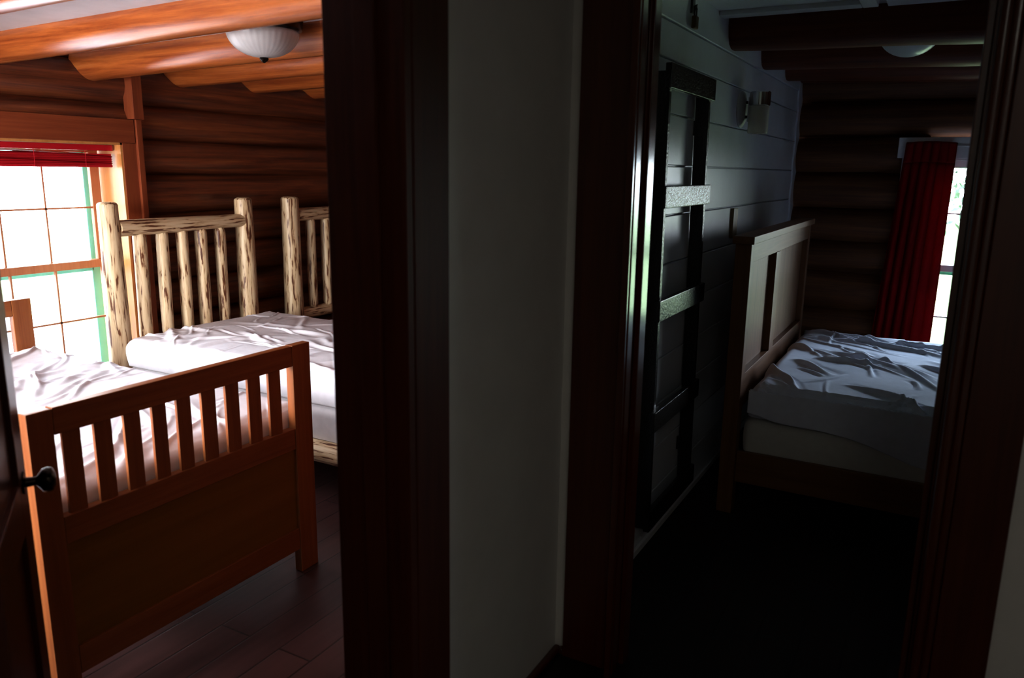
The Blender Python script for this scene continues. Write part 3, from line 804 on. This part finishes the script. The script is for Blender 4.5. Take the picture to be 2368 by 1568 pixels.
# ------------------------------------------------------------------ outside
g = MB().grid(lambda u, v: (5.9+40*u, -25+50*v, -.5), 40, 40)
o = obj('grass', g, M['grass']); tag(o, 'sunlit green grass outside the windows', 'grass', kind='stuff')
struct('ground_yard', MB().box(-25, 5.9, -25, 25, -.6, -.5), paint('pale_bounce_ground', (.46, .42, .42), .9, .3, .15, .2, 8), 'pale ground added to bounce pinkish light into the log bedroom', 'ground', smooth=0)  # added in place of grass so green bounce stays off the beams
def tree(x, y, h, label, seed, cw):
    t = thing('tree', label, 'tree', (x, y, -.5), 'trees outside the bedroom window')
    obj('trunk', MB().log((x, y, -.5), (x, y, h), .19, .07, 12, 14, .12, 1.5, 0, seed), M['bark'], t)
    r = random.Random(seed); mb = MB(); bm = mb.bm
    for _ in range(2200):
        z = r.uniform(1.0, h+.3); k = (h+.6-z)/h
        a = r.uniform(0, 2*PI); rr = cw*k*math.sqrt(r.random())
        c = Vector((x+rr*math.cos(a), y+rr*math.sin(a), z-.25*rr))
        s = r.uniform(.05, .11)
        d1 = Vector((r.gauss(0, 1), r.gauss(0, 1), r.gauss(0, 1))).normalized()*s; d2 = d1.orthogonal().normalized()*s*.5
        bm.faces.new([bm.verts.new(c-d1), bm.verts.new(c+d2), bm.verts.new(c+d1), bm.verts.new(c-d2)])
    obj('crown', mb, M['leaf'], t, smooth=0)
tree(15.0, -.40, 5.2, 'leafy tree standing straight behind the visible window strip', 1, 1.6)
tree(19.0, -3.3, 6.0, 'taller tree farther away across the grass', 2, 2.2)
tree(17.5, 1.7, 5.5, 'tree behind the red curtain, farther across the grass', 3, 2.0)

# ------------------------------------------------------------------ light
wd = bpy.data.worlds.new('sky'); sc.world = wd; wd.use_nodes = True
nt = wd.node_tree; bg = nt.nodes['Background']
tc = N(nt, 'ShaderNodeTexCoord'); sp = N(nt, 'ShaderNodeSeparateXYZ'); L(nt, tc.outputs['Generated'], sp.inputs[0])
r = ramp(nt, [(.0, (.5, .5, .5)), (.48, (.86, .92, 1.0)), (.56, (.88, .94, 1.0)), (1.0, (.62, .78, 1.0))])
ma = N(nt, 'ShaderNodeMapRange'); ma.inputs['From Min'].default_value = -1; L(nt, sp.outputs['Z'], ma.inputs['Value']); L(nt, ma.outputs[0], r.inputs['Fac'])
L(nt, r.outputs['Color'], bg.inputs['Color']); bg.inputs['Strength'].default_value = 20.0

def area(name, loc, target, sx_, sy_, power, col=(1, 1, 1), portal=False):
    l = bpy.data.lights.new(name, 'AREA'); l.shape = 'RECTANGLE'; l.size = sx_; l.size_y = sy_; l.energy = power; l.color = col
    if portal: l.cycles.is_portal = True
    o = bpy.data.objects.new(name, l); C.objects.link(o); o.location = loc
    o.rotation_euler = (Vector(target)-Vector(loc)).to_track_quat('-Z', 'Y').to_euler()
    return o
area('portal_far', ((WX0+WX1)/2, 4.46, (WZ0+WZ1)/2), ((WX0+WX1)/2, 0, (WZ0+WZ1)/2), WX1-WX0, WZ1-WZ0, 1, portal=True)
area('portal_side', (LX0-.22, (SW[0]+SW[1])/2, (SW[2]+SW[3])/2), (5, (SW[0]+SW[1])/2, (SW[2]+SW[3])/2), SW[1]-SW[0], SW[3]-SW[2], 1, portal=True)
area('portal_right', (6.02, (RWY0+RWY1)/2, (RWZ0+RWZ1)/2), (0, (RWY0+RWY1)/2, (RWZ0+RWZ1)/2), RWY1-RWY0, RWZ1-RWZ0, 1, portal=True)
area('fill_side', (LX0-.7, 3.35, 1.5), (3, 3.2, .9), 1.3, 1.2, 190, (1.0, .92, .94))  # added lamp beyond the side window, brightens the log bedroom
area('fill_right', (7.6, -1.5, 2.5), (4.2, .3, .7), 1.4, 1.2, 235, (.60, .77, 1.0))  # added bluish lamp beyond the curtained window, brightens planks and sheet
area('fill_hall', (-.6, -.6, 2.35), (-.6, -.6, 0), .5, .5, 7.5, (1.0, .94, .84))  # unseen fill lamp added behind the camera for the dim hall

# ------------------------------------------------------------------ camera
f = 1800.0; azr = math.radians(28.8); p = math.atan(392/1800.0); rr = .0151
fh = Vector((math.cos(azr), math.sin(azr), 0)); rh = Vector((math.sin(azr), -math.cos(azr), 0)); up = Vector((0, 0, 1))
F = math.cos(p)*fh-math.sin(p)*up; U = math.cos(p)*up+math.sin(p)*fh
R2 = math.cos(rr)*rh+math.sin(rr)*U; U2 = math.cos(rr)*U-math.sin(rr)*rh
cam = bpy.data.cameras.new('camera'); co = bpy.data.objects.new('camera', cam); C.objects.link(co)
mat = Matrix((R2, U2, -F)).transposed().to_4x4(); mat.translation = Vector((0, 0, 1.55)); co.matrix_world = mat
cam.sensor_fit = 'HORIZONTAL'; cam.sensor_width = 36; cam.lens = f/2368*36
cam.clip_start = .02; cam.clip_end = 200
cam.dof.use_dof = True; cam.dof.focus_distance = 3.8; cam.dof.aperture_fstop = 2.8
sc.camera = co
sc.view_settings.view_transform = 'Standard'; sc.view_settings.look = 'None'
sc.view_settings.exposure = 0.15; sc.view_settings.gamma = 0.78
sc.cycles.max_bounces = 12; sc.cycles.diffuse_bounces = 6; sc.cycles.transparent_max_bounces = 16
sc.cycles.sample_clamp_indirect = 4.0
sc.cycles.use_denoising = True
